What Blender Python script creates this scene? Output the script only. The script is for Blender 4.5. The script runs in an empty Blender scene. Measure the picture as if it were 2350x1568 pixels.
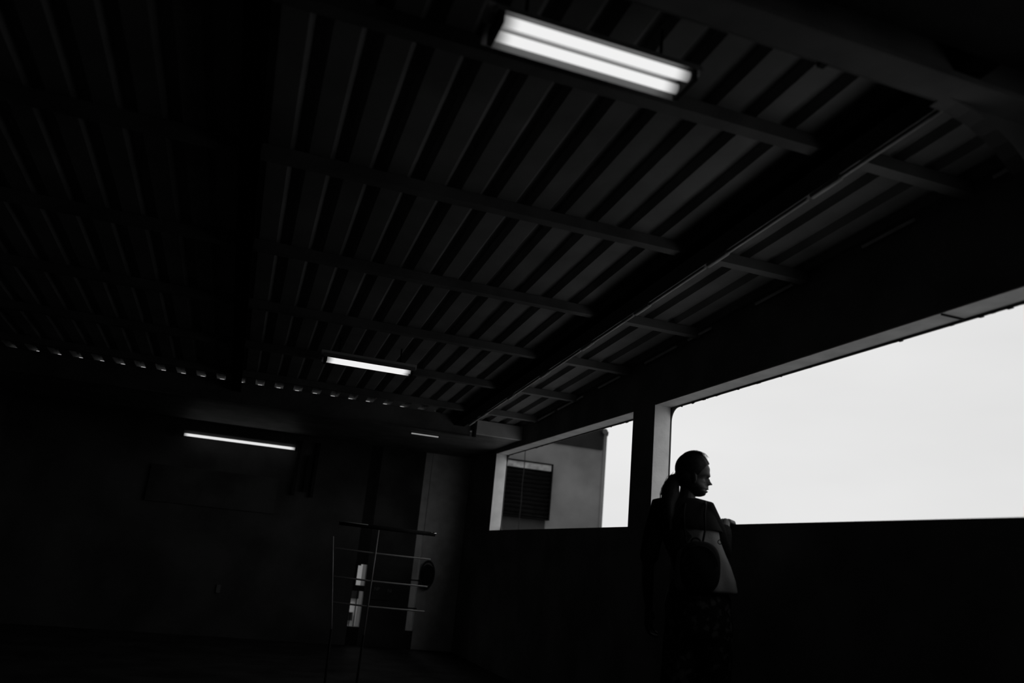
import bpy, bmesh, math, random
from mathutils import Vector, Matrix
random.seed(7)
S = bpy.context.scene
COL = S.collection

# ---------------------------------------------------------------- camera
CAM_H = 0.92
M = ((0.942479596056565, -0.3213797386419248, 0.09190905617784595),
     (-0.17318743780552837, -0.2343163903694658, 0.9566096072016945),
     (-0.2858991472589776, -0.9175025301298478, -0.2764973504428518))
cd = bpy.data.cameras.new('camera'); cam = bpy.data.objects.new('camera', cd); COL.objects.link(cam)
R3 = Matrix(M).transposed()
cam.matrix_world = Matrix.Translation((0, 0, CAM_H)) @ R3.to_4x4()
cd.sensor_fit = 'HORIZONTAL'; cd.sensor_width = 36.0; cd.lens = 28.0
cd.clip_start = 0.05; cd.clip_end = 2000
cd.dof.use_dof = True; cd.dof.focus_distance = 5.2; cd.dof.aperture_fstop = 1.5
S.camera = cam

# ---------------------------------------------------------------- view + world
S.view_settings.view_transform = 'Standard'
try: S.view_settings.look = 'None'
except Exception: pass
S.view_settings.exposure = 0.0; S.view_settings.gamma = 1.0
S.view_settings.use_curve_mapping = False
W = bpy.data.worlds.new('overcast_sky'); S.world = W; W.use_nodes = True
nt = W.node_tree; nt.nodes.clear()
def N(t, nt=nt, **k):
    n = nt.nodes.new(t)
    for a, b in k.items(): setattr(n, a, b)
    return n
tc = N('ShaderNodeTexCoord'); mp = N('ShaderNodeMapping'); mp.inputs['Scale'].default_value = (1.1, 1.1, 3.2)
nz = N('ShaderNodeTexNoise'); nz.inputs['Scale'].default_value = 1.6; nz.inputs['Detail'].default_value = 4
rp = N('ShaderNodeValToRGB')
rp.color_ramp.elements[0].position = 0.3; rp.color_ramp.elements[0].color = (0.735, 0.735, 0.735, 1)
rp.color_ramp.elements[1].position = 0.7; rp.color_ramp.elements[1].color = (0.83, 0.83, 0.83, 1)
bg = N('ShaderNodeBackground'); wo = N('ShaderNodeOutputWorld'); bg.inputs['Strength'].default_value = 1.0
L = nt.links.new
L(tc.outputs['Generated'], mp.inputs[0]); L(mp.outputs[0], nz.inputs['Vector']); L(nz.outputs['Fac'], rp.inputs[0])
L(rp.outputs[0], bg.inputs[0]); L(bg.outputs[0], wo.inputs[0])

# ---------------------------------------------------------------- materials
def mat(name, v, rough=0.6, var=0.15, scale=6.0, bump=0.0, bscale=60.0, metal=0.0, spec=0.3, kind=None):
    m = bpy.data.materials.new(name); m.use_nodes = True
    t = m.node_tree; b = t.nodes['Principled BSDF']; l = t.links.new
    b.inputs['Roughness'].default_value = rough; b.inputs['Metallic'].default_value = metal
    b.inputs['Specular IOR Level'].default_value = spec
    co = N('ShaderNodeTexCoord', t)
    n = N('ShaderNodeTexNoise', t); n.inputs['Scale'].default_value = scale; n.inputs['Detail'].default_value = 6
    r = N('ShaderNodeValToRGB', t)
    lo, hi = v * (1 - var), min(1, v * (1 + var))
    r.color_ramp.elements[0].position = 0.35; r.color_ramp.elements[0].color = (lo, lo, lo, 1)
    r.color_ramp.elements[1].position = 0.65; r.color_ramp.elements[1].color = (hi, hi, hi, 1)
    l(co.outputs['Object'], n.inputs['Vector']); l(n.outputs['Fac'], r.inputs[0]); l(r.outputs[0], b.inputs['Base Color'])
    if bump:
        n2 = N('ShaderNodeTexNoise', t); n2.inputs['Scale'].default_value = bscale; n2.inputs['Detail'].default_value = 4
        bp = N('ShaderNodeBump', t); bp.inputs['Strength'].default_value = bump; bp.inputs['Distance'].default_value = 0.004
        l(co.outputs['Object'], n2.inputs['Vector']); l(n2.outputs['Fac'], bp.inputs['Height']); l(bp.outputs[0], b.inputs['Normal'])
    m['ramp'] = r.name
    return m
def emit(name, v):
    m = bpy.data.materials.new(name); m.use_nodes = True; t = m.node_tree; t.nodes.clear()
    e = N('ShaderNodeEmission', t); e.inputs[0].default_value = (1, 1, 1, 1); e.inputs[1].default_value = v
    o = N('ShaderNodeOutputMaterial', t); t.links.new(e.outputs[0], o.inputs[0]); return m
def tube_mat(name, v, half):
    """fluorescent tube: output falls off at both blackened cathode ends (object X)"""
    m = emit(name, v); t = m.node_tree; e = [n for n in t.nodes if n.type == 'EMISSION'][0]
    co = N('ShaderNodeTexCoord', t); sx = N('ShaderNodeSeparateXYZ', t); ab = N('ShaderNodeMath', t, operation='ABSOLUTE')
    mr = N('ShaderNodeMapRange', t); mr.interpolation_type = 'SMOOTHSTEP'
    mr.inputs['From Min'].default_value = half - 0.06; mr.inputs['From Max'].default_value = half + 0.004
    mr.inputs['To Min'].default_value = v; mr.inputs['To Max'].default_value = 0.12
    t.links.new(co.outputs['Object'], sx.inputs[0]); t.links.new(sx.outputs[0], ab.inputs[0])
    t.links.new(ab.outputs[0], mr.inputs[0]); t.links.new(mr.outputs[0], e.inputs[1]); return m

MT = {}
MT['sheet'] = mat('galvanised_sheet_paint', 0.25, 0.55, 0.2, 3.0, 0.15, 25, spec=0.2)
MT['girder'] = mat('shaded_girder', 0.010, 0.9, 0.25, 4.0, 0.2, 30, spec=0.0)  # near-black colour stands in for the shade on the girders
MT['board'] = mat('pale_board_paint', 0.62, 0.6, 0.15, 4.0, 0.2, 30, spec=0.1)
MT['jamb'] = mat('bright_jamb_paint', 0.9, 0.5, 0.08, 9.0, 0.3, 70)  # brighter version of the soffit paint, used on the jambs
MT['shell'] = mat('side_wall_paint', 0.22, 0.75, 0.25, 2.5, 0.2, 20, spec=0.1)
MT['steel'] = mat('painted_steel_frame', 0.16, 0.6, 0.25, 4.0, 0.2, 30, spec=0.2)
MT['soffit'] = mat('weathered_white_paint', 0.62, 0.55, 0.12, 9.0, 0.3, 70)
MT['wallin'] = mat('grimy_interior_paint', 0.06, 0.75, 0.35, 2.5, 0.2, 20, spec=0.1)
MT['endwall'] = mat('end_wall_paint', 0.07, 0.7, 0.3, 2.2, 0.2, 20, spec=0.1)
MT['black'] = mat('dark_lacquer', 0.02, 0.7, 0.3, 6.0, spec=0.1)
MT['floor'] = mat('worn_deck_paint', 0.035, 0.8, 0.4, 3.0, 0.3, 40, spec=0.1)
MT['pipe'] = mat('conduit_metal', 0.75, 0.45, 0.1, 12, spec=0.5)
MT['rail'] = mat('railing_enamel', 0.35, 0.35, 0.1, 12, spec=0.5)
MT['polish'] = mat('polished_metal', 0.9, 0.12, 0.02, 12, metal=1.0)
MT['white'] = mat('white_enamel', 0.8, 0.4, 0.05, 12)
MT['quay'] = mat('pale_render', 0.17, 0.85, 0.22, 1.4, 0.4, 18, spec=0.1)
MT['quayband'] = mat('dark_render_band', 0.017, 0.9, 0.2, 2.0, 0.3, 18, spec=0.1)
MT['panel'] = mat('dark_lower_panel', 0.045, 0.9, 0.3, 2.0, 0.3, 18, spec=0.05)  # darker wall area below the louvred window
MT['slat'] = mat('louvre_slat_paint', 0.006, 0.9, 0.3, 5, spec=0.0)
MT['sill'] = mat('louvre_head_plate', 0.30, 0.6, 0.35, 9, 0.3, 40)
MT['bounce'] = mat('pale_bounce_surface', 0.50, 0.9, 0.12, 1.5, 0.3, 20, spec=0.1)  # for the added bounce slab below the sill
MT['hull'] = mat('hull_plate', 0.08, 0.6, 0.2, 2)
MT['palewall'] = mat('bright_white_wall', 0.85, 0.7, 0.06, 4)
MT['sea'] = mat('sea_water', 0.08, 0.35, 0.2, 0.3, 0.8, 1.5, spec=0.5)
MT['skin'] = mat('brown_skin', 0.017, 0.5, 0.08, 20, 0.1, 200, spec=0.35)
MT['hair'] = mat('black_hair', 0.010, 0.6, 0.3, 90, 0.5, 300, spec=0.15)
MT['tunic'] = mat('pale_cotton', 0.21, 0.9, 0.08, 14, 0.4, 120, spec=0.05)
MT['pack'] = mat('black_nylon', 0.008, 0.8, 0.2, 30, 0.3, 200, spec=0.1)
MT['strap'] = mat('black_webbing', 0.008, 0.8, 0.2, 60, spec=0.1)
MT['shoe'] = mat('dark_leather', 0.02, 0.6, 0.2, 30, spec=0.2)
MT['refl'] = mat('yellowed_reflector', 0.38, 0.5, 0.05, 12)
MT['tube1'] = tube_mat('lit_tube_short', 0.88, 0.30)
MT['tube3'] = tube_mat('lit_tube_long', 0.80, 0.58)
MT['tube4'] = emit('lit_strip_thin', 0.28)
MT['lens'] = mat('dark_glass', 0.02, 0.2, 0.1, 10, spec=0.5)
MT['ink'] = mat('pale_lettering', 0.22, 0.8, 0.1, 30, spec=0.05)

def knit_material():
    m = mat('dark_rib_knit', 0.045, 0.9, 0.2, 40, spec=0.05); t = m.node_tree; b = t.nodes['Principled BSDF']
    co = N('ShaderNodeTexCoord', t); w = N('ShaderNodeTexWave', t); w.bands_direction = 'Z'
    w.inputs['Scale'].default_value = 70; w.inputs['Distortion'].default_value = 1.2
    bp = N('ShaderNodeBump', t); bp.inputs['Strength'].default_value = 0.9; bp.inputs['Distance'].default_value = 0.004
    t.links.new(co.outputs['Object'], w.inputs['Vector']); t.links.new(w.outputs['Fac'], bp.inputs['Height']); t.links.new(bp.outputs[0], b.inputs['Normal'])
    mx = N('ShaderNodeMix', t, data_type='RGBA'); mx.inputs['A'].default_value = (0.008,) * 3 + (1,); mx.inputs['B'].default_value = (0.024,) * 3 + (1,)
    t.links.new(w.outputs['Fac'], mx.inputs['Factor']); t.links.new(mx.outputs['Result'], b.inputs['Base Color'])
    return m
MT['knit'] = knit_material()
def floral_material():
    m = mat('floral_print_cloth', 0.012, 0.9, 0.2, 40, 0.3, 60, spec=0.05); t = m.node_tree; b = t.nodes['Principled BSDF']
    co = N('ShaderNodeTexCoord', t)
    wn = N('ShaderNodeTexNoise', t); wn.inputs['Scale'].default_value = 30
    ma = N('ShaderNodeVectorMath', t, operation='MULTIPLY_ADD'); ma.inputs[1].default_value = (0.05, 0.05, 0.05)
    v = N('ShaderNodeTexVoronoi', t); v.inputs['Scale'].default_value = 22
    r = N('ShaderNodeValToRGB', t); r.color_ramp.elements[0].position = 0.20; r.color_ramp.elements[0].color = (0.075, 0.075, 0.075, 1)
    r.color_ramp.elements[1].position = 0.42; r.color_ramp.elements[1].color = (0.012, 0.012, 0.012, 1)
    t.links.new(co.outputs['Object'], wn.inputs['Vector']); t.links.new(wn.outputs['Color'], ma.inputs[0]); t.links.new(co.outputs['Object'], ma.inputs[2])
    t.links.new(ma.outputs[0], v.inputs['Vector']); t.links.new(v.outputs['Distance'], r.inputs[0]); t.links.new(r.outputs[0], b.inputs['Base Color'])
    return m
MT['floral'] = floral_material()

# ---------------------------------------------------------------- helpers
def box(bm, x0, x1, y0, y1, z0, z1):
    """z0 / z1 may be pairs (at y0, at y1)"""
    if not isinstance(z0, tuple): z0 = (z0, z0)
    if not isinstance(z1, tuple): z1 = (z1, z1)
    v = [bm.verts.new(p) for p in ((x0, y0, z0[0]), (x1, y0, z0[0]), (x1, y1, z0[1]), (x0, y1, z0[1]),
                                   (x0, y0, z1[0]), (x1, y0, z1[0]), (x1, y1, z1[1]), (x0, y1, z1[1]))]
    for f in ((0, 3, 2, 1), (4, 5, 6, 7), (0, 1, 5, 4), (1, 2, 6, 5), (2, 3, 7, 6), (3, 0, 4, 7)): bm.faces.new([v[i] for i in f])
def tube(bm, pts, rad, seg=10, caps=True):
    pts = [Vector(p) for p in pts]
    if not isinstance(rad, (list, tuple)): rad = [rad] * len(pts)
    rings = []; up = None
    for i, p in enumerate(pts):
        d = (pts[min(i + 1, len(pts) - 1)] - pts[max(i - 1, 0)]).normalized()
        if up is None: up = d.orthogonal().normalized()
        a = (up - d * up.dot(d)).normalized(); up = a; b = d.cross(a)
        rings.append([bm.verts.new(p + (a * math.cos(2 * math.pi * k / seg) + b * math.sin(2 * math.pi * k / seg)) * rad[i]) for k in range(seg)])
    for r0, r1 in zip(rings, rings[1:]):
        for k in range(seg): bm.faces.new((r0[k], r0[(k + 1) % seg], r1[(k + 1) % seg], r1[k]))
    if caps:
        bm.faces.new(rings[0][::-1]); bm.faces.new(rings[-1])
def capsule(bm, pts, rad, seg=14):
    """tapered limb with round ends"""
    pts = [Vector(p) for p in pts]; P = []; Rr = []
    d0 = (pts[0] - pts[1]).normalized(); d1 = (pts[-1] - pts[-2]).normalized()
    for k in (0.97, 0.7, 0.38): P.append(pts[0] + d0 * rad[0] * k); Rr.append(rad[0] * math.sqrt(1 - k * k))
    for a, r in zip(pts, rad): P.append(a); Rr.append(r)
    for k in (0.38, 0.7, 0.97): P.append(pts[-1] + d1 * rad[-1] * k); Rr.append(rad[-1] * math.sqrt(1 - k * k))
    tube(bm, P, Rr, seg)
def ellipsoid(bm, c, r, rot=None, u=20, v=14):
    mt = Matrix.Translation(c) @ (rot.to_4x4() if rot else Matrix.Identity(4)) @ Matrix.Diagonal((*r, 1))
    bmesh.ops.create_uvsphere(bm, u_segments=u, v_segments=v, radius=1, matrix=mt)
def obj(name, bm, m, parent=None, smooth=False, origin=None):
    me = bpy.data.meshes.new(name)
    bmesh.ops.recalc_face_normals(bm, faces=bm.faces)
    if origin: bmesh.ops.translate(bm, verts=bm.verts, vec=-Vector(origin))
    bm.to_mesh(me); bm.free()
    me.materials.append(MT[m] if isinstance(m, str) else m)
    if smooth:
        for p in me.polygons: p.use_smooth = True
    o = bpy.data.objects.new(name, me); COL.objects.link(o)
    if origin: o.location = origin
    if parent:
        o.parent = parent
        if origin: o.location = Vector(origin) - WL(parent)
    return o
def WL(o):
    v = Vector(o.location)
    while o.parent: o = o.parent; v += Vector(o.location)
    return v
def B(): return bmesh.new()
def one_box(name, m, parent, *a, **k):
    b = B(); box(b, *a); return obj(name, b, m, parent, **k)
def tag(o, label, cat, group=None):
    o['label'] = label; o['category'] = cat
    if group: o['group'] = group
    return o
def empty(name, loc=(0, 0, 0)):
    o = bpy.data.objects.new(name, None); o.location = loc; COL.objects.link(o); o.empty_display_size = 0.1; return o
def struct(o): o['kind'] = 'structure'; return o
def lerp_tab(tab, y):
    if y <= tab[0][0]: return tab[0][1]
    for (a, za), (b, zb) in zip(tab, tab[1:]):
        if y <= b: return za + (zb - za) * (y - a) / (b - a)
    return tab[-1][1]

# ---------------------------------------------------------------- dimensions of the deck
XW, XO = 2.50, 2.62              # inner and outer face of the ship's side
XL = -2.35                        # far left wall
YB, YF, YE = -2.6, 7.38, 9.20     # back wall, fascia beam, end wall
def zc(y): return 2.655 - 0.047 * y
RAIL = [(YB, 1.235), (2.05, 1.255), (3.77, 1.270), (4.95, 1.2825), (8.27, 1.312), (YE + .3, 1.32)]
HEAD = [(YB, 2.03), (1.97, 2.065), (4.68, 2.078), (5.0, 2.081), (8.18, 2.121), (YE + .3, 2.13)]
OPENINGS = [(-2.3, 1.38), (1.70, 4.68), (4.995, 8.18)]

# ---------------------------------------------------------------- floor, side wall
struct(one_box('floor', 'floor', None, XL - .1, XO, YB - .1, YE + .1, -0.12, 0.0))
wr = empty('wall_right'); struct(wr)
ys = [YB - .1, 0.5, 2.05, 3.0, 3.77, 4.95, 6.5, 8.27, YE + .1]
b = B()
for a, c in zip(ys, ys[1:]): box(b, XW, XO, a, c, -0.1, (lerp_tab(RAIL, a), lerp_tab(RAIL, c)))
bmesh.ops.remove_doubles(b, verts=b.verts, dist=1e-4)
obj('bulwark', b, 'shell', wr)
b = B()
for a, c in zip(ys, ys[1:]): box(b, XW + .001, XO, a, c, (lerp_tab(HEAD, a), lerp_tab(HEAD, c)), 2.95)
bmesh.ops.remove_doubles(b, verts=b.verts, dist=1e-4)
hd = obj('header_panel', b, 'shell', wr)
# the head, sills and jambs of the openings carry pale weathered paint
b = B()
for a, c in zip(ys, ys[1:]): box(b, XW + .0005, XO, a, c, (lerp_tab(HEAD, a) - .004, lerp_tab(HEAD, c) - .004), (lerp_tab(HEAD, a) + .002, lerp_tab(HEAD, c) + .002))
obj('soffit_plate', b, 'soffit', wr)
for (a, c) in ((1.38, 1.70), (4.68, 4.995), (8.18, YE + .1), (YB - .1, -2.3)):
    one_box('pillar', 'shell', wr, XW - .001, XO - .002, a + .004, c - .004, lerp_tab(RAIL, a) - .02, lerp_tab(HEAD, a) + .02)
    if c < YE: one_box('jamb_plate', 'jamb', wr, XW - .0005, XO - .003, c - .0045, c, lerp_tab(RAIL, c), lerp_tab(HEAD, c))
    one_box('jamb_plate', 'jamb', wr, XW - .0005, XO - .003, a, a + .0045, lerp_tab(RAIL, a), lerp_tab(HEAD, a))
# thin outer plate with round-cornered openings
def rounded(y0, y1, zb, zt, r, n=7):
    pts = []
    for cy, cz, a0 in ((y1 - r, zt(y1) - r, 0), (y0 + r, zt(y0) - r, 90), (y0 + r, zb(y0) + r, 180), (y1 - r, zb(y1) + r, 270)):
        for k in range(n + 1):
            a = math.radians(a0 + 90 * k / n); pts.append((cy + r * math.cos(a), cz + r * math.sin(a)))
    return pts
def plate_curve(name, outer, holes, thick, m, parent, x):
    cu = bpy.data.curves.new(name, 'CURVE'); cu.dimensions = '2D'; cu.fill_mode = 'BOTH'; cu.extrude = thick / 2
    for pts in [outer] + holes:
        s = cu.splines.new('POLY'); s.points.add(len(pts) - 1)
        for q, p in zip(s.points, pts): q.co = (p[0], p[1], 0, 1)
        s.use_cyclic_u = True
    tmp = bpy.data.objects.new('tmp', cu); COL.objects.link(tmp)
    dg = bpy.context.evaluated_depsgraph_get(); me = bpy.data.meshes.new_from_object(tmp.evaluated_get(dg))
    bpy.data.objects.remove(tmp); bpy.data.curves.remove(cu)
    for v in me.vertices: y, z, t = v.co; v.co = (x + t, y, z)
    me.materials.clear(); me.materials.append(MT[m]); me.name = name
    o = bpy.data.objects.new(name, me); COL.objects.link(o); o.parent = parent; return o
zt = lambda y: lerp_tab(HEAD, y) - 0.013
zb = lambda y: lerp_tab(RAIL, y) - 0.004
plate_curve('outer_plate', [(YB - .1, -2.2), (YE + .1, -2.2), (YE + .1, 2.97), (YB - .1, 2.97)],
            [rounded(a, c, zb, zt, 0.085) for a, c in OPENINGS], 0.008, 'hull', wr, XO + .005)
# rough drips of old paint along the outer lip of the head
b = B()
for k in range(60):
    y = random.uniform(1.75, 8.1)
    if 4.6 < y < 5.1: continue
    w = random.uniform(.006, .03); h = random.choice((.001, .002, .002, .003, .005))
    z = zt(y); box(b, XO + .001, XO + .009, y - w / 2, y + w / 2, z - h, z + .004)
o = obj('paint_drip', b, 'hull', wr); o['kind'] = 'stuff'
one_box('weld_seam', 'black', wr, XW + .004, XO, 2.335, 2.342, 2.056, 2.066)
# remains of rubber sheeting along the sill at the near end
b = B()
for k in range(26):
    y = random.uniform(1.75, 2.75); w = random.uniform(.02, .1); z = lerp_tab(RAIL, y)
    box(b, XO - .03, XO - .015, y - w / 2, y + w / 2, z - .004, z + random.uniform(.001, .007))
o = obj('frayed_sealant', b, 'hull', wr); o['kind'] = 'stuff'

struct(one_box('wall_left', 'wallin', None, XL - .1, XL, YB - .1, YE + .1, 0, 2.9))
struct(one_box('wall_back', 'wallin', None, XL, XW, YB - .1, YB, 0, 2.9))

# ---------------------------------------------------------------- corrugated ceiling
PITCH, G0 = 0.1645, 0.103
prof = []
k0 = int((XL - G0) / PITCH) - 1
x = None
for k in range(k0, 40):
    g = G0 + k * PITCH
    for dx, dz in ((0, 0), (0.024, .033), (0.058, .033), (0.078, 0)):
        X = g + dx
        if XL - .05 < X < XW + .01: prof.append((X, dz))
prof = [(XL - .08, prof[0][1])] + prof + [(XW + .01, prof[-1][1])]
b = B(); rows = []
for y in (YB - .05, YF + .10):
    rows.append([b.verts.new((X, y, zc(y) + dz)) for X, dz in prof])
for i in range(len(prof) - 1): b.faces.new((rows[0][i], rows[0][i + 1], rows[1][i + 1], rows[1][i]))
ceil = obj('ceiling', b, 'sheet'); struct(ceil)
sm = ceil.modifiers.new('thick', 'SOLIDIFY'); sm.thickness = 0.0015; sm.offset = 1
# lateral purlins, each bay between girders one bar
for y in (2.17, 3.155, 4.14, 5.09, 6.02, 6.92):
    for x0, x1 in ((XL, -.255), (-.17, 1.795), (1.905, XW)):
        b = B(); z = zc(y); box(b, x0, x1, y - .028, y + .028, z - .052, z - .001)
        bmesh.ops.bevel(b, geom=b.edges[:], offset=.003, segments=1)
        obj('beam', b, 'sheet' if x0 > 1.8 else 'steel', ceil)  # right-bay bars take the paler sheet colour to look lit by the openings
# longitudinal girders
def girder(x0, x1, h):
    b = B(); y0, y1 = YB, YF
    box(b, (x0 + x1) / 2 - .004, (x0 + x1) / 2 + .004, y0, y1, (zc(y0) - h, zc(y1) - h), (zc(y0) - .001, zc(y1) - .001))
    box(b, x0, x1, y0, y1, (zc(y0) - h - .008, zc(y1) - h - .008), (zc(y0) - h, zc(y1) - h))
    return obj('girder', b, 'girder', ceil)
girder(1.80, 1.90, 0.085)
girder(-.25, -.17, 0.075)
one_box('dark_ceiling_sheet', 'black', ceil, XL, XW, YB, 1.50, zc(1.5) - .10, zc(1.5) - .09)  # flat black sheet covering the corrugation of the near bay
# deep cross girder in front with knee brackets
b = B()
box(b, XL, XW, 1.53, 1.645, 2.42, 2.43); box(b, XL, XW, 1.582, 1.592, 2.43, zc(1.59) + .03)
box(b, XL, XW, 1.528, 1.533, 2.412, 2.43)
obj('cross_girder', b, 'steel', ceil)
b = B(); n = 12; arc = []
for i in range(n + 1):
    a = math.pi / 2 * i / n
    arc.append((1.80 + .402 * math.sin(a), 2.42 - .402 * (1 - math.cos(a))))
arc.append((2.202, 0.0))
KY0, KY1 = 1.62, 1.68
for (xa, za), (xb, zb_) in zip(arc, arc[1:]):
    nx, nz = (.008, 0) if abs(xa - xb) < 1e-4 else (.003, .008)
    v = [b.verts.new(p) for p in ((xa, KY0, za), (xa, KY1, za), (xb, KY1, zb_), (xb, KY0, zb_),
                                  (xa + nx, KY0, za + nz), (xa + nx, KY1, za + nz), (xb + nx, KY1, zb_ + nz), (xb + nx, KY0, zb_ + nz))]
    for f in ((0, 3, 2, 1), (4, 5, 6, 7), (0, 1, 5, 4), (1, 2, 6, 5), (2, 3, 7, 6), (3, 0, 4, 7)): b.faces.new([v[i] for i in f])
for (xa, za), (xb, zb_) in zip(arc[:-1], arc[1:-1]):
    b.faces.new([b.verts.new(p) for p in ((xa, 1.632, za), (xb, 1.632, zb_), (xb, 1.632, 2.42), (xa, 1.632, 2.42))])
b.faces.new([b.verts.new(p) for p in ((2.202, 1.632, 0), (2.27, 1.632, 0), (2.27, 1.632, 2.42), (2.202, 1.632, 2.42))])
obj('knee_bracket', b, 'steel', ceil)

# ---------------------------------------------------------------- fascia beam, lower ceiling, end wall
fb = empty('trim_1', (0, YF, 0)); struct(fb)
def rel(o, p): o.location = o.location - Vector(WL(p)); return o
rel(one_box('fascia_board', 'steel', fb, XL, 1.965, YF, YF + .05, 2.125, zc(YF) + .007), fb)
rel(one_box('closing_board', 'black', fb, 1.62, XW, YF + .05, YF + .07, 2.2, zc(YF) + .05), fb)
rel(one_box('fascia_board', 'board', fb, 2.03, XW, YF, YF + .05, 2.165, zc(YF) - .01), fb)
b = B(); tube(b, [(1.998, YF - .03, 2.33), (1.998, YF - .03, 2.125)], .022, 10); rel(obj('corner_post', b, 'black', fb), fb)
rel(one_box('bottom_flange', 'steel', fb, XL, 1.98, YF - .04, YF + .09, 2.115, 2.125), fb)
struct(one_box('wall_end_ceiling', 'steel', None, XL, XW, YF + .05, YE + .1, 2.165, 2.18)); bpy.data.objects['wall_end_ceiling'].name = 'ceiling_lower'
SX0, SX1 = 1.345, 1.445   # narrow gap in the end wall
we = empty('wall_end', (0, YE, 0)); struct(we)
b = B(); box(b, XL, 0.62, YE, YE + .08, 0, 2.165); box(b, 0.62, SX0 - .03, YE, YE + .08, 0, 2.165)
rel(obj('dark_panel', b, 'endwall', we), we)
b = B(); box(b, SX0 - .03, SX1, YE, YE + .08, 0.845, 2.165); box(b, SX0 - .03, SX1, YE, YE + .08, 0, 0.19)
box(b, SX0 - .03, SX1, YE, YE + .08, 0.562, 0.62); box(b, SX0 - .03, SX0, YE, YE + .08, 0.62, 0.845)
box(b, SX0, SX0 + .03, YE, YE + .08, .83, .845)
rel(obj('cross_piece', b, 'black', we), we)
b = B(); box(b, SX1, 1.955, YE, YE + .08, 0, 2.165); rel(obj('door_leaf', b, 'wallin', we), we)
rel(one_box('gap_jamb', 'hull', we, SX1, SX1 + .01, YE + .08, YE + .33, 0, 1.0), we)
rel(one_box('door_sill', 'wallin', we, 1.955, 2.035, YE, YE + .02, 0, .19), we)
for z in (.42, .72, .965): rel(one_box('cross_rod', 'black', we, 1.94, 2.05, YE - .03, YE - .02, z, z + .014), we)
rel(one_box('slot_jamb', 'black', we, 2.0345, 2.0355, YE - .0125, YE + .085, 0, 1.24), we)
b = B(); box(b, 1.955, 2.035, YE - .0, YE + .08, 1.24, 2.165); box(b, 2.035, XW, YE - .012, YE + .08, 0, 2.165)
rel(obj('pillar_panel', b, 'soffit', we), we)
b = B()
for x0 in (0.50, 0.70): box(b, x0, x0 + .035, YE - .05, YE, 1.5, 2.1)
box(b, .62, .66, YE - .06, YE - .02, 1.55, 1.95)
rel(obj('window_post', b, 'black', we), we)
rel(one_box('notice_board', 'wallin', we, -.95, .35, YE - .03, YE, 1.28, 1.66), we)

# ---------------------------------------------------------------- sea and far buildings
struct(one_box('ground_bounce', 'bounce', None, 2.85, 7.2, -14, 30, -2.4, -0.5))  # unseen pale slab, added to bounce daylight up onto the right ceiling bay
struct(one_box('sea', 'sea', None, -150, 400, -200, 500, -2.6, -2.2))
bl = empty('building', (4.2, 12.0, 0))
tag(bl, 'pale rendered building with a dark upper band outside the far opening', 'building')
rel(one_box('wall', 'quay', bl, 2.3, 5.505, 12.0, 15.0, -2.2, 3.33), bl)
rel(one_box('corner_trim', 'quay', bl, 5.485, 5.54, 11.985, 12.06, -2.2, 3.30), bl)
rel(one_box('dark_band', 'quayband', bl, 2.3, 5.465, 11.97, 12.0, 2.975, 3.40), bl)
rel(one_box('panel', 'panel', bl, 2.3, 4.56, 11.985, 12.0, -2.2, 1.733), bl)
lv = empty('louvred_window', (0, 0, 0)); lv.parent = bl; lv.location = (0, 0, 0)
def lbox(name, m, *a):
    o = one_box(name, m, lv, *a); o.location = -Vector(WL(bl)); return o
lbox('backing', 'black', 3.0, 4.575, 11.96, 11.998, 1.75, 2.62)
lbox('head_plate', 'sill', 3.0, 4.565, 11.90, 11.96, 2.50, 2.595)
b = B(); box(b, 3.0, 4.59, 11.88, 11.97, 2.598, 2.615); box(b, 4.572, 4.59, 11.88, 11.97, 1.745, 2.6); box(b, 3.0, 4.59, 11.88, 11.97, 1.735, 1.75)
o = obj('window_frame', b, 'slat', lv); o.location = -Vector(WL(bl))
for k in range(11):
    z = 1.775 + k * .0665
    b = B(); v = [b.verts.new(p) for p in ((3.0, 11.90, z), (4.572, 11.90, z), (4.572, 11.955, z + .045), (3.0, 11.955, z + .045),
                                           (3.0, 11.905, z + .006), (4.572, 11.905, z + .006), (4.572, 11.96, z + .051), (3.0, 11.96, z + .051))]
    for f in ((0, 3, 2, 1), (4, 5, 6, 7), (0, 1, 5, 4), (1, 2, 6, 5), (2, 3, 7, 6), (3, 0, 4, 7)): b.faces.new([v[i] for i in f])
    o = obj('slat', b, 'slat', lv); o.location = -Vector(WL(bl))
fl = empty('floodlight', (5.44, 11.93, 3.27)); tag(fl, 'round dark floodlight at the top corner of the pale building', 'lamp')
b = B(); tube(b, [(0, .03, 0), (0, -.07, -.01)], [.035, .05], 18); obj('housing', b, 'black', fl)
b = B(); tube(b, [(0, -.071, -.01), (0, -.076, -.01)], .045, 18); obj('lens', b, 'lens', fl)
b = B(); tube(b, [(.07, .06, -.02), (.07, .12, -.02)], .052, 18); obj('rear_housing', b, 'black', fl)
b = B(); box(b, -.01, .11, .03, .07, -.015, .015); obj('bracket', b, 'black', fl)
b = B(); pts = [(4.0 + .004 * math.sin(i), 11.6, 3.2 - i * .09) for i in range(60)]; tube(b, pts, .006, 6)
tag(obj('hanging_cable', b, 'black'), 'thin dark cable hanging in front of the louvred window', 'cable')
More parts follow.
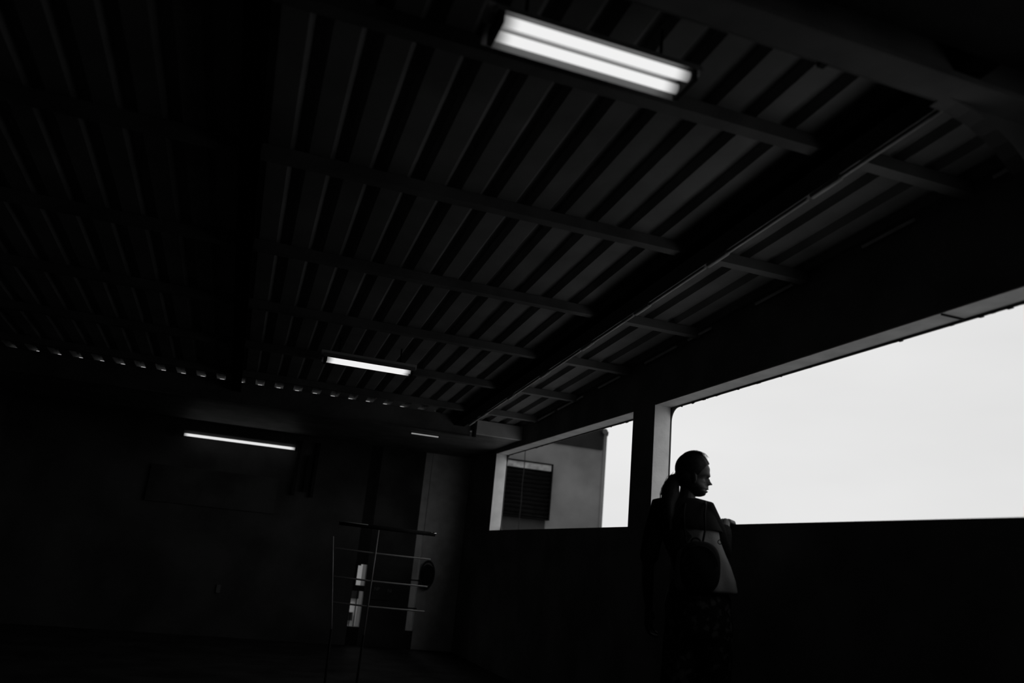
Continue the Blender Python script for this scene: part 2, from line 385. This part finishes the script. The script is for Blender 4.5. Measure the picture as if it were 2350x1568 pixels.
# pale wall beyond the gap in the end wall
pw = empty('quay_steps', (1.9, 13.0, -2.2)); tag(pw, 'bright pale wall and steps glimpsed through the narrow gap in the end wall', 'wall')
def pbox(name, m, *a):
    o = one_box(name, m, pw, *a); o.location = -Vector(WL(pw)); return o
pbox('wall', 'palewall', 0.9, 2.28, 13.0, 13.2, -2.2, 0.90)
for i, (x0, x1, z0, z1) in enumerate(((1.2, 1.965, .30, .42), (1.2, 1.91, -.02, .10), (1.93, 1.945, -.6, .5), (1.0, 2.05, -.12, -.10), (1.0, 2.05, -.28, -.262), (1.0, 2.05, -.42, -.36), (1.86, 1.875, -.6, .1))):
    pbox('rail', 'black', x0, x1, 12.93, 12.96, z0, z1)

# ---------------------------------------------------------------- fluorescent fixtures
def fixture(loc, label):
    f = empty('fluorescent_fixture', loc); tag(f, label, 'light', 'twin tube battens under the corrugated ceiling')
    b = B(); box(b, -.34, .34, -.028, .028, .018, .052); obj('spine', b, 'white', f)
    b = B()   # gull wing reflector
    sec = [(-.080, -.006), (-.076, 0), (-.060, .026), (-.028, .03), (-.028, .022), (-.01, .012), (.01, .012), (.028, .022), (.028, .03), (.060, .026), (.084, -.004), (.088, -.010)]
    r0 = [b.verts.new((-.325, y, z)) for y, z in sec]; r1 = [b.verts.new((.325, y, z)) for y, z in sec]
    for i in range(len(sec) - 1): b.faces.new((r0[i], r0[i + 1], r1[i + 1], r1[i]))
    o = obj('reflector', b, 'refl', f); o.modifiers.new('t', 'SOLIDIFY').thickness = .0012
    for s in (-1, 1):
        b = B(); tube(b, [(-.30, 0, 0), (.30, 0, 0)], .0155, 16); t = obj('tube', b, 'tube1', f, smooth=False); t.location = (0, s * .035, -.006)
        b = B(); box(b, s * .305 - .008, s * .305 + .008, -.06, .06, -.03, .022); obj('lamp_holder', b, 'black', f)
        b = B(); tube(b, [(s * .22, 0, .05), (s * .22, 0, .16)], .005, 8); obj('hanger', b, 'girder', f)
    return f
fixture((0.755, 1.885, 2.405), 'large nearest twin-tube light hanging under the corrugated ceiling beside the deep cross girder')
fixture((0.69, 5.58, 2.235), 'small far twin-tube light hanging under the corrugated ceiling close to the fascia beam')
f3 = empty('tube_light', (-.115, 9.02, 1.985)); tag(f3, 'long single tube light low against the dark end wall', 'light')
b = B(); tube(b, [(-.57, 0, 0), (.57, 0, 0)], .014, 14); obj('tube', b, 'tube3', f3)
b = B(); box(b, -.60, .60, .02, .06, .01, .05); box(b, -.60, -.575, -.02, .05, -.02, .05); box(b, .575, .60, -.02, .05, -.02, .05); obj('batten', b, 'wallin', f3)
for s in (-1, 1):
    b = B(); box(b, s * .4 - .01, s * .4 + .01, .05, .18, .02, .04); obj('bracket', b, 'black', f3)
f4 = empty('strip_light', (1.62, 7.80, 2.145)); tag(f4, 'thin faint strip light just beyond the fascia beam', 'light')
b = B(); tube(b, [(-.14, 0, 0), (.135, 0, 0)], .006, 10); obj('tube', b, 'tube4', f4)
b = B(); box(b, -.15, .145, .008, .03, .0, .022); obj('batten', b, 'black', f4)

# ---------------------------------------------------------------- conduits
cr = empty('conduit', (1.925, 2, zc(2) - .10)); tag(cr, 'long clipped conduit along the edge of the right-hand girder', 'pipe')
def cseg(y0, y1, r, nm):
    b = B(); tube(b, [(1.925, y0, zc(y0) - .088), (1.925, y1, zc(y1) - .088)], r, 8); o = obj(nm, b, 'pipe', cr, smooth=True); o.location = -Vector(WL(cr))
y = 1.66
while y < YF - .15:
    y1 = min(y + 0.72, YF - .1); cseg(y, y1, .009, 'pipe')
    cseg(y1 - .16, y1, .014, 'coupling'); y = y1 + .03
cr2 = empty('conduit', (2.47, 4, 2.4)); tag(cr2, 'thin broken conduit where the ceiling meets the side wall', 'pipe')
y = 1.75
while y < YF - .3:
    y1 = y + random.uniform(.25, .6); b = B(); tube(b, [(2.475, y, zc(y) - .04), (2.475, min(y1, YF - .1), zc(y1) - .04)], .008, 8)
    o = obj('pipe', b, 'pipe', cr2); o.location = -Vector(WL(cr2)); y = y1 + random.uniform(.05, .5)
cr3 = empty('conduit', (1.5, 1.72, 2.47)); tag(cr3, 'dark conduit running beside the deep cross girder near the top right', 'pipe')
b = B(); tube(b, [(-.2, 1.70, 2.475), (2.1, 1.70, 2.475), (2.2, 1.69, 2.44), (2.36, 1.67, 2.30)], .009, 8); o = obj('pipe', b, 'steel', cr3); o.location = -Vector(WL(cr3))
for x in (1.42, 1.98):
    b = B(); box(b, x - .012, x + .012, 1.64, 1.715, 2.46, 2.50); o = obj('clip', b, 'black', cr3); o.location = -Vector(WL(cr3))

# ---------------------------------------------------------------- pipe railing
gy = 5.5
gr = empty('pipe_railing', (.95, gy, 0)); tag(gr, 'free-standing railing of thin bars with a thick dark top rail', 'railing')
def gpart(nm, pts, r, m='rail'):
    b = B(); tube(b, pts, r, 10); o = obj(nm, b, m, gr, smooth=True); o.location = -Vector(WL(gr)); return o
gpart('top_rail', [(.64, gy, 1.125), (1.295, gy, 1.115)], .014, 'black')
b = B(); ellipsoid(b, (1.283, gy - .008, 1.121), (.020, .012, .010), None, 14, 10); o = obj('rail_end_cap', b, 'polish', gr, smooth=True); o.location = -Vector(WL(gr))
gpart('rail_strip', [(.64, gy - .010, 1.135), (.83, gy - .010, 1.131)], .003)
for z, xl in ((.95, .635), (.772, .655), (.612, .675)):
    gpart('bar', [(xl, gy, z + .012), (.90, gy, z + .003), (1.285, gy, z - .002)], .0055)
gpart('post', [(.905, gy - .012, 1.105), (.900, gy - .012, .44)], .0055)
gpart('post', [(.613, gy, 1.035), (.645, gy, .80), (.672, gy, .60), (.69, gy, .46)], .005)
gpart('lower_post', [(.900, gy - .012, .44), (.893, gy - .012, 0)], .008, 'black')  # posts go black low down, imitating their fade into the dark
gpart('lower_post', [(.69, gy, .46), (.70, gy, 0)], .008, 'black')
b = B(); box(b, .62, 1.0, gy - .12, gy + .12, 0, .02); o = obj('base', b, 'black', gr); o.location = -Vector(WL(gr))

# notice and fittings on the end wall
sg = tag(one_box('notice_sign', 'wallin', None, 1.53, 1.81, YE - .012, YE, .49, .66), 'small dark notice with faint pale letters beside the door gap', 'sign')
def text(s, x, z, size):
    cu = bpy.data.curves.new('lettering', 'FONT'); cu.body = s; cu.size = size; cu.extrude = .0005
    t = bpy.data.objects.new('tmp', cu); COL.objects.link(t); dg = bpy.context.evaluated_depsgraph_get()
    me = bpy.data.meshes.new_from_object(t.evaluated_get(dg)); bpy.data.objects.remove(t); bpy.data.curves.remove(cu)
    me.materials.clear(); me.materials.append(MT['ink'])
    for v in me.vertices: a, c, d_ = v.co; v.co = (x + a, YE - .0135 - d_, z + c)
    o = bpy.data.objects.new('lettering', me); COL.objects.link(o); o.parent = sg
text('NP', 1.55, .585, .05); text('NI', 1.70, .575, .05)
vb = B(); tube(vb, [(2.20, YE - .10, .79), (2.20, YE - .03, .79)], .115, 24); rb = empty('hose_reel', (2.115, YE - .07, .80)); rb.scale = (.72, .6, 1.1); tag(rb, 'round dark reel on the pillar beside the door jamb', 'reel')
vb.free(); b = B(); tube(b, [(0, -.05, 0), (0, .05, 0)], .10, 24); obj('drum', b, 'black', rb)
b = B(); bmesh.ops.create_circle(b, segments=4, radius=.001); b.free()
b = B(); pts = [(.11 * math.cos(a * math.pi / 12), 0, .13 * math.sin(a * math.pi / 12)) for a in range(25)]; tube(b, pts, .012, 8, caps=False); obj('rim', b, 'wallin', rb)
eb = tag(one_box('socket_box', 'quay', None, -.085, -.045, YE - .02, YE, .43, .51), 'tiny pale socket box low on the dark end wall', 'box')

# ---------------------------------------------------------------- the person
O = Vector((2.18, 3.53, 0)); AZ = math.atan2(2.06, 3.4)
person = empty('person', O); person.rotation_euler = (0, 0, -AZ)
tag(person, 'person with a ponytail in profile, leaning on the bulwark, dark knit top and floral trousers', 'person')
def pobj(name, bm, m, smooth=True, parent=person):
    me = bpy.data.meshes.new(name); bmesh.ops.recalc_face_normals(bm, faces=bm.faces); bm.to_mesh(me); bm.free()
    me.materials.append(MT[m]);
    for p in me.polygons: p.use_smooth = smooth
    o = bpy.data.objects.new(name, me); COL.objects.link(o); o.parent = parent; return o
def fuse(o, voxel, it=2):
    r = o.modifiers.new('r', 'REMESH'); r.mode = 'VOXEL'; r.voxel_size = voxel; r.use_smooth_shade = True
    s = o.modifiers.new('s', 'SMOOTH'); s.factor = .5; s.iterations = it
    dg = bpy.context.evaluated_depsgraph_get(); me = bpy.data.meshes.new_from_object(o.evaluated_get(dg))
    o.modifiers.clear(); old = o.data; me.materials.clear(); me.materials.append(old.materials[0]); o.data = me
    for p in me.polygons: p.use_smooth = True
    return o
def ringloft(bm, rings, seg=40, close=True):
    """rings: (cx, cy, z, rx, ry, fold amplitude)"""
    R = []
    for (cx, cy, z, rx, ry, fa) in rings:
        r = []
        for k in range(seg):
            a = 2 * math.pi * k / seg; f = 1 + fa * math.sin(7 * a + 1.0 + z * 4) + fa * .5 * math.sin(11 * a + z * 9)
            r.append(bm.verts.new((cx + rx * f * math.cos(a), cy + ry * f * math.sin(a), z)))
        R.append(r)
    for r0, r1 in zip(R, R[1:]):
        for k in range(seg): bm.faces.new((r0[k], r0[(k + 1) % seg], r1[(k + 1) % seg], r1[k]))
    if close: bm.faces.new(R[0][::-1]); bm.faces.new(R[-1])

# head: sections by height with centred bumps for nose, lips, chin (x = face forward)
def interp(tab, z):
    if z <= tab[0][0]: return tab[0][1]
    for (a, va), (c, vc) in zip(tab, tab[1:]):
        if z <= c:
            t = (z - a) / (c - a); return va + (vc - va) * t
    return tab[-1][1]
FRONT = [(1.366, -.016), (1.370, -.004), (1.3746, .006), (1.386, .009), (1.391, .012), (1.399, .008), (1.409, .010), (1.4176, .009), (1.43, .002), (1.447, .004), (1.4595, .012), (1.466, .018), (1.4705, .0215), (1.48, .0245), (1.507, .025), (1.537, .012), (1.560, -.008), (1.575, -.03), (1.583, -.055)]
BUMP = [(1.366, 0), (1.383, 0), (1.386, .001), (1.389, .006), (1.393, .008), (1.396, .004), (1.3975, -.006), (1.400, -.006), (1.4025, .014), (1.405, .013), (1.409, .010), (1.4176, .012), (1.422, .014), (1.4245, .018), (1.4265, .036), (1.431, .0385), (1.437, .032), (1.451, .021), (1.4595, .010), (1.463, .007), (1.4665, .009), (1.4705, .008), (1.476, .004), (1.486, .001), (1.6, 0)]
SIG = [(1.366, .012), (1.395, .017), (1.41, .019), (1.418, .012), (1.425, .011), (1.435, .0095), (1.455, .008), (1.463, .012), (1.467, .024), (1.475, .030), (1.6, .02)]
BACK = [(1.366, -.055), (1.385, -.085), (1.41, -.105), (1.43, -.122), (1.45, -.134), (1.48, -.14), (1.52, -.13), (1.55, -.11), (1.575, -.082), (1.583, -.066)]
WID = [(1.366, .016), (1.372, .028), (1.385, .042), (1.405, .056), (1.43, .066), (1.46, .070), (1.50, .072), (1.53, .066), (1.56, .046), (1.575, .026), (1.583, .008)]
b = B(); R = []; seg = 72
z = 1.366
zs = [1.366 + i * .0016 for i in range(136)]
for z in zs:
    f, bk, w = interp(FRONT, z), interp(BACK, z), interp(WID, z); cx = (f + bk) / 2; ax = (f - bk) / 2; ring = []
    bu, sg_ = interp(BUMP, z), interp(SIG, z)
    for k in range(seg):
        a = 2 * math.pi * k / seg; ca, sa = math.cos(a), math.sin(a)
        x = cx + ax * (abs(ca) ** .85) * (1 if ca > 0 else -1); y = w * (abs(sa) ** .9) * (1 if sa > 0 else -1)
        if ca > 0:
            x += bu * math.exp(-(y / sg_) ** 2)
            for s in (-1, 1):   # eye sockets, cheekbones
                x -= .008 * math.exp(-((y - s * .030) / .013) ** 2 - ((z - 1.459) / .009) ** 2)
                x += .006 * math.exp(-((y - s * .030) / .010) ** 2 - ((z - 1.459) / .006) ** 2)
                x += .005 * math.exp(-((y - s * .036) / .014) ** 2 - ((z - 1.437) / .012) ** 2)
        ring.append(b.verts.new((x, y, z)))
    R.append(ring)
for r0, r1 in zip(R, R[1:]):
    for k in range(seg): b.faces.new((r0[k], r0[(k + 1) % seg], r1[(k + 1) % seg], r1[k]))
b.faces.new(R[0][::-1]); b.faces.new(R[-1])
for s in (-1, 1):           # ears
    ellipsoid(b, (-.052, s * .071, 1.452), (.014, .006, .026), Matrix.Rotation(s * .25, 3, 'Z') @ Matrix.Rotation(-.15, 3, 'Y'))
    ellipsoid(b, (-.050, s * .071, 1.431), (.007, .005, .009))
# neck, trunk
capsule(b, [(-.078, .004, 1.42), (-.082, .0, 1.37), (-.090, -.005, 1.31)], [.040, .040, .056])
ringloft(b, [(-.02, 0, .80, .13, .10, 0), (-.02, 0, .88, .15, .115, 0), (-.03, 0, .98, .118, .09, 0), (-.045, 0, 1.06, .115, .088, 0), (-.075, 0, 1.17, .135, .10, 0),
             (-.092, 0, 1.26, .14, .095, 0), (-.098, 0, 1.30, .135, .075, 0), (-.10, 0, 1.328, .11, .055, 0), (-.092, 0, 1.35, .05, .04, 0)])
# arms
SHR, ELR, WRR = (.012, .0, 1.295), (.098, .115, 1.105), (.115, .300, 1.272)
capsule(b, [SHR, (.05, .055, 1.20), ELR], [.046, .041, .036])
capsule(b, [ELR, (.105, .20, 1.18), WRR], [.036, .034, .023])
SHL, ELL, WRL = (-.212, .0, 1.292), (-.262, .02, 1.03), (-.255, .10, .82)
capsule(b, [SHL, (-.24, .0, 1.16), ELL], [.046, .041, .034])
capsule(b, [ELL, (-.262, .05, .93), WRL], [.034, .032, .022])
# right hand flat over the sill, left hand relaxed
def hand(b, w, d, side, up, droop, curl):
    """w wrist, d direction of the palm, side = thumb direction, up = back of hand"""
    w, d, side, up = Vector(w), Vector(d).normalized(), Vector(side).normalized(), Vector(up).normalized()
    palm_end = w + d * .085
    for k in range(4):
        s = (k - 1.5) * .018
        capsule(b, [w + side * s * .6 + d * .01, palm_end + side * s], [.015, .0125])
    for k, ln in enumerate((.068, .078, .073, .058)):
        s = (1.5 - k) * .019; base = palm_end + side * s; a = droop; p = base; pts = [p]; ang = a
        for frac, c in ((.45, 0), (.3, curl), (.25, curl)):
            ang += c; v = d * math.cos(ang) - up * math.sin(ang); p = p + v * ln * frac; pts.append(p)
        capsule(b, pts, [.0088, .0082, .0075, .0066], 10)
    t0 = w + d * .025 + side * .022; t1 = t0 + (d * .6 + side * .7).normalized() * .035; t2 = t1 + (d * .9 + side * .35 - up * .15).normalized() * .028
    capsule(b, [t0, t1, t2], [.012, .0095, .0078], 10)
hand(b, (.115, .300, 1.279), (.22, .975, .0), (-.93, .36, 0), (0, 0, 1), .12, .35)
hand(b, WRL, (.02, .18, -.98), (.3, .9, .25), (-1, 0, 0), .2, .45)
# legs and feet
for s, kx in ((-1, -.10), (1, .06)):
    capsule(b, [(-.02 + s * .075, 0, .84), (kx, .01, .47), (kx, -.01, .09)], [.083, .052, .036])
    capsule(b, [(kx, -.03, .055), (kx + s * .01, .06, .045), (kx + s * .015, .14, .030)], [.032, .034, .024])
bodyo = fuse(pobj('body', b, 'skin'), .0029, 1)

# hair cap
b = B(); ellipsoid(b, (-.060, 0, 1.502), (.088, .080, .087), None, 40, 28)
ellipsoid(b, (-.085, 0, 1.462), (.062, .073, .062), None, 32, 20)
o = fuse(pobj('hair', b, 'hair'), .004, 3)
bm2 = B(); bm2.from_mesh(o.data)
bmesh.ops.bisect_plane(bm2, geom=bm2.verts[:] + bm2.edges[:] + bm2.faces[:], plane_co=(.019, 0, 1.530), plane_no=(.80, 0, -.60), clear_outer=True)
for v in bm2.verts:
    v.co += Vector((math.sin(v.co.y * 220), 0, math.cos(v.co.y * 260))) * .0008
bm2.to_mesh(o.data); bm2.free(); o.modifiers.new('t', 'SOLIDIFY').thickness = .003
hair = o
b = B(); capsule(b, [(-.134, -.005, 1.460), (-.150, -.012, 1.448), (-.158, -.03, 1.41), (-.163, -.05, 1.37), (-.172, -.07, 1.31), (-.165, -.09, 1.25), (-.16, -.095, 1.19)],
                 [.016, .027, .038, .045, .036, .026, .010])
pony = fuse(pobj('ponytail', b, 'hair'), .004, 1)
b = B(); pts = [(-.140 + .0 * math.cos(a), .016 * math.cos(a * math.pi / 8), 1.460 + .016 * math.sin(a * math.pi / 8)) for a in range(17)]; tube(b, pts, .004, 8, caps=False); pobj('hair_tie', b, 'strap')
# fly-away strands, nobody could count them
b = B()
for i in range(280):
    t = random.uniform(-.3, 1.0); y = random.uniform(-.05, .05); k = math.sqrt(max(.1, 1 - (y / .088) ** 2))
    a1 = math.radians(100 - 50 * max(0, t)); a0 = a1 + random.uniform(.25, .8); lift = random.uniform(.002, .016) * (.35 + .75 * max(t, 0))
    a1 -= random.uniform(.1, .32); pts = []
    for j in range(10):
        u = j / 9; a = a0 + (a1 - a0) * u; rr = .0868 * k + lift * math.sin(math.pi * .62 * u) + .0012 * math.sin(u * 5 + i)
        pts.append((-.060 + rr * math.cos(a), y + .006 * math.sin(i + 2 * u), 1.502 + rr * .985 * math.sin(a)))
    tube(b, pts, .0004, 3)
for i in range(60):
    y = random.uniform(-.05, .02); z0 = random.uniform(1.37, 1.46); x0 = interp([(1.36, -.205), (1.41, -.196), (1.445, -.182), (1.46, -.15)], z0)
    pts = [(x0 + .012, y - .02, z0 + .02), (x0 - .002, y - .02, z0), (x0 - .008 - random.uniform(0, .008), y - .02, z0 - .02), (x0 - .012, y - .02, z0 - .04)]
    tube(b, pts, .00055, 3)
fh = pobj('flyaway_hair', b, 'hair', parent=hair); fh['kind'] = 'stuff'

# dark ribbed top: shoulders and sleeves, cropped at the ribs
b = B()
ringloft(b, [(-.062, -.002, 1.199, .158, .122, .012), (-.085, -.002, 1.24, .158, .116, .01), (-.098, 0, 1.29, .152, .092, .006), (-.10, 0, 1.332, .130, .07, 0), (-.092, 0, 1.352, .068, .052, 0)])
capsule(b, [(-.06, 0, 1.318), (.008, .0, 1.302), (.062, .05, 1.205), (.098, .113, 1.105), (.106, .20, 1.18), (.110, .25, 1.225)], [.045, .055, .050, .046, .042, .036])
capsule(b, [(-.14, 0, 1.322), (-.208, .0, 1.306), (-.243, .0, 1.165), (-.258, .01, 1.06)], [.045, .056, .050, .047])
o = fuse(pobj('knit_top', b, 'knit'), .006, 3)
o['label'] = 'dark ribbed short top with loose sleeves'
b = B(); b.from_mesh(o.data)   # open hem
bmesh.ops.bisect_plane(b, geom=b.verts[:] + b.edges[:] + b.faces[:], plane_co=(0, 0, 1.212), plane_no=(0, 0, -1), clear_outer=False)
b.faces.ensure_lookup_table()
dele = [f for f in b.faces if f.calc_center_median().z < 1.211 and abs(f.calc_center_median().x + .082) < .135 and f.normal.z < -.5]
bmesh.ops.delete(b, geom=dele, context='FACES'); b.to_mesh(o.data); b.free()

# pale flared tunic below it
b = B()
ringloft(b, [(-.055, 0, 1.235, .120, .100, .012), (-.050, 0, 1.205, .126, .106, .012), (-.035, 0, 1.16, .118, .10, .018), (-.02, 0, 1.10, .128, .110, .022), (-.006, 0, 1.04, .142, .120, .026),
             (.005, -.0, .97, .156, .132, .03), (.008, 0, .925, .162, .138, .034), (.008, 0, .912, .158, .134, .034), (.008, 0, .918, .14, .115, 0)], 96)
o = pobj('tunic', b, 'tunic'); o['label'] = 'pale flared cotton tunic'
# trousers
b = B()
ringloft(b, [(-.01, 0, .70, .145, .115, .01), (-.01, 0, .78, .155, .125, .01), (-.01, 0, .88, .150, .12, .0), (-.01, 0, .93, .125, .10, 0)])
for s, kx in ((-1, -.10), (1, .06)):
    capsule(b, [(-.01 + s * .065, 0, .76), (kx, .01, .47), (kx, -.01, .12)], [.098, .085, .082])
o = fuse(pobj('trousers', b, 'floral'), .007, 3); o['label'] = 'loose trousers with a pale floral print'
for s, kx in ((-1, -.10), (1, .06)):
    b = B(); capsule(b, [(kx, -.035, .042), (kx + s * .01, .06, .040), (kx + s * .015, .15, .036)], [.040, .043, .034]); 
    bmesh.ops.bisect_plane(b, geom=b.verts[:] + b.edges[:] + b.faces[:], plane_co=(0, 0, .002), plane_no=(0, 0, -1), clear_outer=True)
    bmesh.ops.holes_fill(b, edges=b.edges[:]); pobj('shoe', b, 'shoe')

# small round black backpack hanging low on the back
bp_ = empty('backpack', (0, 0, 0)); bp_.location = O; bp_.rotation_euler = (0, 0, -AZ)
tag(bp_, 'small rounded black backpack hanging low on the back of the pale tunic', 'bag')
bk = lambda n, b, m='pack': pobj(n, b, m, parent=bp_)
b = B()
sq = 26
R = []
for j in range(13):
    t = -1 + 2 * j / 12; d_ = (1 - abs(t) ** 2.6) ** (1 / 2.6) if abs(t) < 1 else 0.0
    ring = []
    for k in range(48):
        a = 2 * math.pi * k / 48; e = 2 / 2.7
        x = (abs(math.cos(a)) ** e) * (1 if math.cos(a) > 0 else -1); z = (abs(math.sin(a)) ** e) * (1 if math.sin(a) > 0 else -1)
        ring.append(b.verts.new((-.012 + .093 * x * max(d_, .02), -.175 + .052 * t, 1.022 + .118 * z * max(d_, .02))))
    R.append(ring)
for r0, r1 in zip(R, R[1:]):
    for k in range(48): b.faces.new((r0[k], r0[(k + 1) % 48], r1[(k + 1) % 48], r1[k]))
bk('pouch', b)
b = B(); pts = [(-.034 + .022 * math.cos(a * math.pi / 10), -.150, 1.134 + .020 * math.sin(a * math.pi / 10)) for a in range(11)]; tube(b, pts, .004, 8); bk('handle', b, 'strap')
b = B(); pts = [(-.012 + .078 * math.cos(a * math.pi / 12), -.222, 1.03 + .085 * math.sin(a * math.pi / 12)) for a in range(13)]; tube(b, pts, .003, 6); bk('zip', b, 'strap')
for s, x0 in ((-1, -.090), (1, .008)):
    b = B(); tube(b, [(x0 + (.012 if s < 0 else -.012), -.142, 1.125), (x0, -.118, 1.20), (x0 - .005, -.122, 1.27), (x0, -.084, 1.315), (x0, -.03, 1.341)], .005, 8); bk('shoulder_strap', b, 'strap')
b = B(); pts = [(.078 + .010 * math.cos(a * math.pi / 8), -.112 - .001 * a, 1.146 + .010 * math.sin(a * math.pi / 8)) for a in range(17)]; tube(b, pts, .0022, 6, caps=False); bk('ring', b, 'strap')
